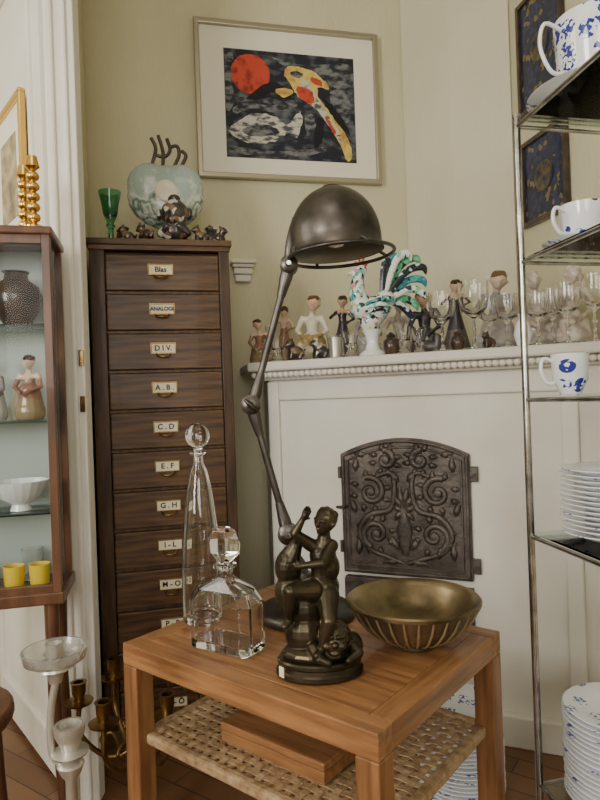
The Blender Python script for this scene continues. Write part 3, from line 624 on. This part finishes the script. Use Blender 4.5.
put('pewter_beaker',[(0,0),(.022,0),(.020,.01),(.026,.07),(.024,.07),(.018,.012),(0,.01)],.060,-.005,M['pewter'])
put('small_white_vase',[(0,0),(.018,0),(.028,.035),(.020,.07),(.010,.085),(.015,.10),(.010,.10),(0,.08)],.363,-.005,M['china'])
def lady(name,s,back,h,mt,kind=0,flip=1):
    b=Blob()
    if kind==0:
        b.cap((0,0,.03*h),.2*h,(0,0,.34*h),.12*h); b.cap((0,0,.34*h),.12*h,(0,0,.56*h),.065*h)
        for i in range(8): a=i*math.pi/4; b.cap((.15*h*math.cos(a),.15*h*math.sin(a),.01*h),.055*h,(.06*h*math.cos(a),.06*h*math.sin(a),.5*h),.02*h)
        J=dict(pelvis=(0,0,.52*h),chest=(0,0,.70*h),neck=(0,0,.79*h),head=(.01*h,-.01*h,.90*h),lsh=(.09*h,0,.75*h),lel=(.17*h,-.03*h,.63*h),lha=(.1*h,-.12*h,.58*h),rsh=(-.09*h,0,.75*h),rel=(-.18*h*flip,-.03*h,.66*h),rha=(-.12*h*flip,-.12*h,.70*h))
        b.person(J,h/5.6,fat=.9)
    else:
        b.cap((0,.02*h,.08*h),.24*h,(0,0,.25*h),.2*h); b.ell((.06*h*flip,-.08*h,.12*h),(.26*h,.18*h,.12*h))
        J=dict(pelvis=(0,0,.3*h),chest=(0,0,.56*h),neck=(0,0,.70*h),head=(-.03*h*flip,-.03*h,.85*h),lsh=(.14*h,0,.64*h),lel=(.22*h,-.06*h,.44*h),lha=(.1*h,-.16*h,.36*h),rsh=(-.14*h,0,.64*h),rel=(-.22*h,-.04*h,.46*h),rha=(-.12*h,-.16*h,.34*h),
           lhip=(.08*h,-.05*h,.24*h),lkn=(.16*h*flip,-.2*h,.26*h),lan=(.14*h*flip,-.22*h,.05*h),lft=(0,-.05*h,-.02*h))
        b.person(J,h/4.2,fat=1.0)
    return b.done(name,mt,loc=mp(s,back),rot=(0,0,-.1),voxel=max(.0022,h*.013),sm=2)
skin=c(216,184,158)
f1=zmat('figurine_rose',[(0,c(150,130,100)),(.3,c(150,110,90)),(.62,skin),(.9,c(70,44,32))])
f2=zmat('figurine_white_gold',[(0,c(206,196,170)),(.25,c(160,134,84)),(.4,c(214,206,188)),(.72,skin),(.92,c(90,62,40))])
f3=zmat('figurine_dark_coat',[(0,c(90,84,80)),(.3,c(52,50,60)),(.72,c(190,158,134)),(.92,c(48,34,28))])
f4=zmat('figurine_grey',[(0,c(190,186,184)),(.4,c(140,132,136)),(.72,c(210,186,166)),(.9,c(110,78,54))])
f5=mat('bisque_white',c(214,206,196),.35,c2=c(176,160,148),ns=24,coat=.3,lo=.45,hi=.6)
lady('porcelain_child_figurine',-.062,.035,.17,f1,1)
lady('porcelain_lady_figurine',.024,.16,.26,f2,1,-1)
lady('porcelain_lady_figurine',-.022,.25,.24,f1,0)
lady('porcelain_gentleman_figurine',.073,.26,.26,f3,0)
lady('porcelain_lady_figurine',.113,.26,.22,f4,1)
lady('bisque_seated_figurine',.163,.30,.24,f5,1,-1)
lady('porcelain_gentleman_figurine',.205,.22,.24,f3,1)
lady('porcelain_gentleman_figurine',.256,.23,.27,f3,0)
lady('porcelain_lady_figurine',.322,.23,.29,f4,1,-1)
lady('porcelain_couple_figurine',.385,.21,.27,f5,1)
lady('porcelain_couple_figurine',.442,.18,.27,f5,1,-1)
for s,bk,z,mt in((-.004,.0,.09,M['brownfig']),(.036,.0,.085,M['skullmix']),(.016,.30,.1,M['dark']),(.308,-.02,.06,M['dark'])):
    x,y,zz=mp(s,bk); small_animal('small_animal_figurine',(x,y,zz),z,mt,.4)

# ------------------------------------------------------------ etagere
g=group('chrome_glass_etagere',(.547,1.5,0))
a=Vector((.15,-.99,0)).normalized(); bdir=Vector((.976,.219,0)).normalized()
def ep(s,t,z): v=a*s+bdir*t; return Vector((v.x,v.y,z))
EL,ED=.92,.32; SH=[1.762,1.433,1.101,.771,.17]
for s,t in((0,0),(EL,0),(0,ED),(EL,ED)):
    tube('post',[ep(s,t,0),ep(s,t,.4),ep(s,t,1.3),ep(s,t,1.785)],.0088,M['chrome'],g,seg=14)
    lathe('cap',[(0,0),(.010,0),(.010,.008),(0,.013)],M['chrome'],g,ep(s,t,1.783),12)
for z in SH:
    for p,q in((ep(0,0,z),ep(EL,0,z)),(ep(0,ED,z),ep(EL,ED,z)),(ep(0,0,z),ep(0,ED,z)),(ep(EL,0,z),ep(EL,ED,z))):
        tube('shelf_rail',[p,p.lerp(q,.3),p.lerp(q,.7),q],.0052,M['chrome'],g,seg=10)
    vs=[ep(.004,.004,z+.006),ep(EL-.004,.004,z+.006),ep(EL-.004,ED-.004,z+.006),ep(.004,ED-.004,z+.006)]
    prism('glass_shelf',[(v.x,v.y) for v in vs],z+.0055,z+.0105,M['shelfglass'],g)
def es(s,t,z): v=ep(s,t,z); return (v.x+.547,v.y+1.5,z+.0115)
def plates(name,r,n,loc,dz=.011):
    vs=[];fs=[];mi=[]
    for i in range(n):
        A_,B_=lathe_data([(0,0),(r*.55,0),(r*.6,.003),(r*.97,.016),(r,.018),(r*.97,.019),(r*.6,.007),(0,.004)],40)
        o=len(vs); jx,jy=random.uniform(-.002,.002),random.uniform(-.002,.002)
        vs+=[(p[0]+jx,p[1]+jy,p[2]+i*dz) for p in A_]; fs+=[tuple(o+k for k in f) for f in B_]; mi+=[0 if (i%2==1 and i<n-1) else 1]*len(B_)
    o=meshobj(name,vs,fs,[M['china'],M['rimchina']],smooth=True,loc=loc)
    o.data.polygons.foreach_set('material_index',mi)
    return o
plates('plate_stack',.125,18,es(.12,.145,SH[4]),.0115)
plates('plate_stack',.11,14,es(.13,.135,SH[3]))
plates('plate_stack',.13,12,es(.45,.15,SH[3]))
plates('plate_stack',.12,22,(.42,1.76,.001))
def cup(name,loc,r,h,rz=0,saucer=True):
    g=group(name,loc,rz); z=.0
    if saucer: lathe('saucer',[(0,0),(r*.8,0),(r*.9,.003),(r*1.7,.016),(r*1.75,.018),(r*1.65,.018),(r*.8,.007),(0,.005)],M['rimchina'],g); z=.007
    lathe('bowl',[(0,z),(r*.55,z),(r*.6,z+.006),(r*.92,z+h*.35),(r,z+h),(r*.96,z+h),(r*.88,z+h*.35),(r*.5,z+.012),(0,z+.01)],M['bluechina'],g)
    tube('handle',cat([(-r*.9,0,z+h*.82),(-r*1.45,0,z+h*.9),(-r*1.6,0,z+h*.6),(-r*1.3,0,z+h*.3),(-r*.88,0,z+h*.28)],5),.0045,M['china'],g,seg=8)
    return g
def pot(name,loc,r,h,rz=0):
    g=group(name,loc,rz)
    lathe('body',[(0,0),(r*.7,0),(r*.72,.008),(r*.95,h*.25),(r,h*.5),(r*.8,h*.75),(r*.5,h*.86),(r*.5,h*.88),(r*.4,h*.93),(r*.12,h*.96),(r*.1,h),(r*.16,h*1.03),(0,h*1.06)],M['bluechina'],g)
    tube('handle',cat([(-r*.75,0,h*.78),(-r*1.35,0,h*.86),(-r*1.65,0,h*.62),(-r*1.4,0,h*.34),(-r*.95,0,h*.26)],6),.007,M['china'],g,seg=10)
    tube('spout',cat([(r*.9,0,h*.3),(r*1.3,0,h*.5),(r*1.6,0,h*.85)],6),[.016,.011,.008],M['bluechina'],g,seg=12)
    return g
cup('large_soup_cup',es(.125,.130,SH[0]),.084,.175,.2)
cup('blue_flower_cup',es(.10,.105,SH[1]),.052,.092,.3); cup('blue_flower_cup',es(.42,.12,SH[1]),.05,.08,.3)
plates('saucer_stack',.075,5,es(.250,.225,SH[1]))
cup('blue_flower_cup',es(.08,.070,SH[2]),.042,.092,0,False); pot('coffee_pot',es(.25,.20,SH[2]),.06,.16,1.2)
cup('blue_flower_cup',es(.45,.1,SH[2]),.045,.07,.3)

# ------------------------------------------------------------ display cabinet at left
g=group('glass_display_cabinet',(-.60,1.52,0),RA)
w,d,za,zb=.52,.19,.645,1.567
for x in(-.010,-w+.010):
    for y in(.010,d-.010): box('corner_post',(x,y,(za+zb)/2),(.020,.020,zb-za-.02),M['mahog'],g)
for z,t in((zb-.010,.02),(za+.012,.03)):
    box('deck',(-w/2,d/2,z),(w+.012,d+.012,t),M['mahog'],g,bevel=.004)
box('front_rail_top',(-w/2,.01,zb-.03),(w-.04,.016,.025),M['mahog'],g); box('front_rail_bottom',(-w/2,.01,za+.035),(w-.04,.016,.02),M['mahog'],g)
box('back_panel',(-w/2,d-.006,(za+zb)/2),(w-.04,.006,zb-za-.04),mat('cabinet_backing',c(168,174,170),.4,.1),g)
box('front_glass',(-w/2,.012,(za+zb)/2),(w-.05,.003,zb-za-.09),pane('door_glass',(.95,.97,.96,1),.14),g,bevel=0)
box('side_glass',(-.010,d/2,(za+zb)/2),(.003,d-.05,zb-za-.06),M['pane'],g,bevel=0)
for z in(.86,1.09,1.33): box('glass_shelf',(-w/2,d/2+.01,z),(w-.05,d-.05,.006),M['shelfglass'],g,bevel=0)
for x in(-.03,-w+.03):
    for y in(.03,d-.03): tube('leg',[(x,y,.64),(x,y,.4),(x+(.02 if x>-.1 else -.02),y,0)],[.018,.015,.010],M['mahog'],g)
def incab(x,y,z): v=Matrix.Rotation(RA,3,'Z')@Vector((x,y,0)); return (-.60+v.x,1.52+v.y,z)
lathe('dark_vase',[(0,0),(.03,0),(.05,.03),(.062,.07),(.055,.10),(.03,.12),(.028,.135),(.034,.14),(.024,.14),(.02,.12),(0,.11)],M['dark'],loc=incab(-.10,.10,1.334))
lathe('footed_bowl',[(0,0),(.025,0),(.02,.015),(.05,.035),(.068,.075),(.065,.075),(.045,.04),(0,.022)],M['china'],loc=incab(-.105,.09,.864),seg=60,flute=.04,nf=20)
lathe('round_jar',[(0,0),(.02,0),(.032,.02),(.03,.045),(.012,.06),(0,.062)],M['cream'],loc=incab(-.215,.12,.864))
def bust(name,loc,mt,s):
    b=Blob(); b.cap((0,0,.02),.036*s,(0,0,.07),.026*s); b.person(dict(pelvis=(0,0,.055*s),chest=(0,0,.095*s),neck=(0,0,.12*s),head=(0,-.002,.14*s),lsh=(.022*s,0,.108*s),lel=(.032*s,-.01,.08*s),lha=(.016*s,-.03,.07*s),rsh=(-.022*s,0,.108*s),rel=(-.032*s,-.01,.08*s),rha=(-.016*s,-.03,.07*s)),.036*s)
    b.done(name,mt,loc=loc,voxel=.0025)
bust('bisque_child_figurine',incab(-.075,.09,1.094),f1,1.05); bust('bisque_lady_figurine',incab(-.165,.10,1.094),f4,1)
lathe('small_white_vase',[(0,0),(.016,0),(.024,.03),(.018,.055),(.010,.07),(.014,.08),(.009,.08),(0,.06)],M['cream'],loc=incab(-.115,.14,1.094))
for i,(x,mt) in enumerate(((-.06,'yellow'),(-.12,'yellow'),(-.18,'dark'))):
    lathe('egg_cup',[(0,0),(.022,0),(.024,.02),(.026,.055),(.023,.055),(.018,.02),(0,.015)],M[mt],loc=incab(x,.06,.676))
lathe('glass_tumbler',[(0,0),(.022,0),(.027,.08),(.0255,.08),(.020,.01),(0,.008)],M['glass'],loc=incab(-.09,.13,.676))
cup('blue_flower_cup',incab(-.27,.10,.676),.03,.05,.3)
for i in range(2):
    pr=[(0,0),(.030,0),(.030,.006),(.012,.014)]
    for k in range(5):
        z=.018+k*.026; pr+=[(.006,z),(.014,z+.006),(.0165,z+.013),(.014,z+.02),(.006,z+.026)]
    pr+=[(.008,.150),(.018,.158),(.016,.165),(.012,.185),(.008,.185),(.008,.17),(0,.17)]
    lathe('brass_candlestick',pr,M['gold'],loc=incab(-.042-.035*i,.045+.07*i,zb+.002),seg=28)
# ------------------------------------------------------------ stool bottom left
g=group('wooden_stool',(-.80,1.26,0),.2)
prism('seat',[(.18*math.cos(t),.17*math.sin(t)) for t in [i*math.pi/16 for i in range(32)]],.47,.50,M['mahog'],g,bevel=.008)
for x in(-.11,.11):
    for y in(-.10,.10): tube('leg',[(x,y,.475),(x*1.1,y*1.1,.25),(x*1.25,y*1.25,0)],[.018,.015,.011],M['mahog'],g)
for y in(-.115,.115): tube('stretcher',[(-.13,y,.2),(.13,y,.2)],.009,M['mahog'],g)
# ------------------------------------------------------------ brass candelabra
g=group('brass_candelabra',(-.45,1.63,0))
lathe('stem',[(0,0),(.09,0),(.09,.008),(.06,.02),(.02,.035),(.012,.07),(.02,.09),(.010,.11),(.009,.20),(.022,.22),(.010,.24),(.009,.36),(.018,.375),(.012,.39),(0,.39)],M['brass'],g,seg=32)
cupp=[(0,0),(.010,0),(.012,.01),(.034,.014),(.036,.019),(.014,.021),(.013,.03),(.017,.04),(.018,.065),(.021,.068),(.013,.068),(.013,.04),(0,.035)]
lathe('candle_cup',cupp,M['brass'],g,(0,0,.39),24)
for k in range(6):
    t=k*math.pi/3+.2; cx,cy=math.cos(t),math.sin(t); R_=.15
    tube('arm',cat([(cx*.008,cy*.008,.24),(cx*.05,cy*.05,.21),(cx*.10,cy*.10,.22),(cx*R_,cy*R_,.28),(cx*R_,cy*R_,.35)],6),.0065,M['brass'],g)
    tube('arm_scroll',cat([(cx*.05,cy*.05,.22),(cx*.07,cy*.07,.27),(cx*.10,cy*.10,.26),(cx*.09,cy*.09,.24)],5),.004,M['brass'],g)
    lathe('candle_cup',cupp,M['brass'],g,(cx*R_,cy*R_,.345),24)
g=group('pewter_candle_stand',(-.398,1.02,0))
lathe('stem',[(0,0),(.10,0),(.10,.006),(.05,.02),(.014,.04),(.009,.10),(.009,.36),(.016,.375),(.010,.39),(.009,.51),(.016,.52),(.022,.535),(.012,.545),(0,.545)],M['pewter'],g,seg=32)
lathe('socket',[(0,.545),(.010,.545),(.028,.552),(.030,.556),(.014,.560),(.016,.568),(.024,.585),(.025,.60),(.020,.60),(.018,.585),(0,.575)],M['pewter'],g,seg=28)
tube('arm',cat([(0,0,.50),(-.012,0,.53),(-.030,0,.555),(-.030,0,.62),(-.020,0,.67)],6),.006,M['pewter'],g)
lathe('drip_pan_support',[(0,.67),(.010,.67),(.014,.685),(.03,.695),(.028,.70),(.0,.70)],M['pewter'],g,(-.02,0,0))
lathe('glass_drip_pan',[(.012,.701),(.035,.701),(.048,.708),(.052,.726),(.049,.726),(.045,.711),(.034,.705),(.012,.705)],mat('frosted_glass',c(235,235,230),.1,0,.85),g,(-.02,0,0),40)
lathe('candle_socket',[(0,.701),(.011,.701),(.013,.72),(.015,.735),(.011,.735),(.010,.72),(0,.71)],M['pewter'],g,(-.02,0,0))

# ------------------------------------------------------------ lights
def area(name,loc,tgt,sx,sy,e,col):
    l=bpy.data.lights.new(name,'AREA'); l.shape='RECTANGLE'; l.size=sx; l.size_y=sy; l.energy=e; l.color=col
    o=bpy.data.objects.new(name,l); COL.objects.link(o); o.location=loc
    o.rotation_euler=(Vector(tgt)-Vector(loc)).to_track_quat('-Z','Y').to_euler()
area('window_light_1',(-2.5,-1.3,1.8),(.3,2.2,1.2),1.4,1.5,150,(1,.955,.885))
area('window_light_2',(.2,-2.9,1.85),(0,2.2,1.1),1.8,1.6,62,(1,.965,.92))
area('overhead_fill',(-.2,.2,3.0),(-.2,.25,0),.8,.8,6,(1,.92,.8))  # added soft fill from overhead, with no lamp fixture behind it
area('next_room_light',(-2.3,1.0,2.2),(-.9,1.6,1.2),.8,1.0,14,(1,.97,.92))
W_=bpy.data.worlds.new('world'); SC.world=W_; W_.use_nodes=True; W_.node_tree.nodes['Background'].inputs[0].default_value=(.8,.88,1,1); W_.node_tree.nodes['Background'].inputs[1].default_value=.5
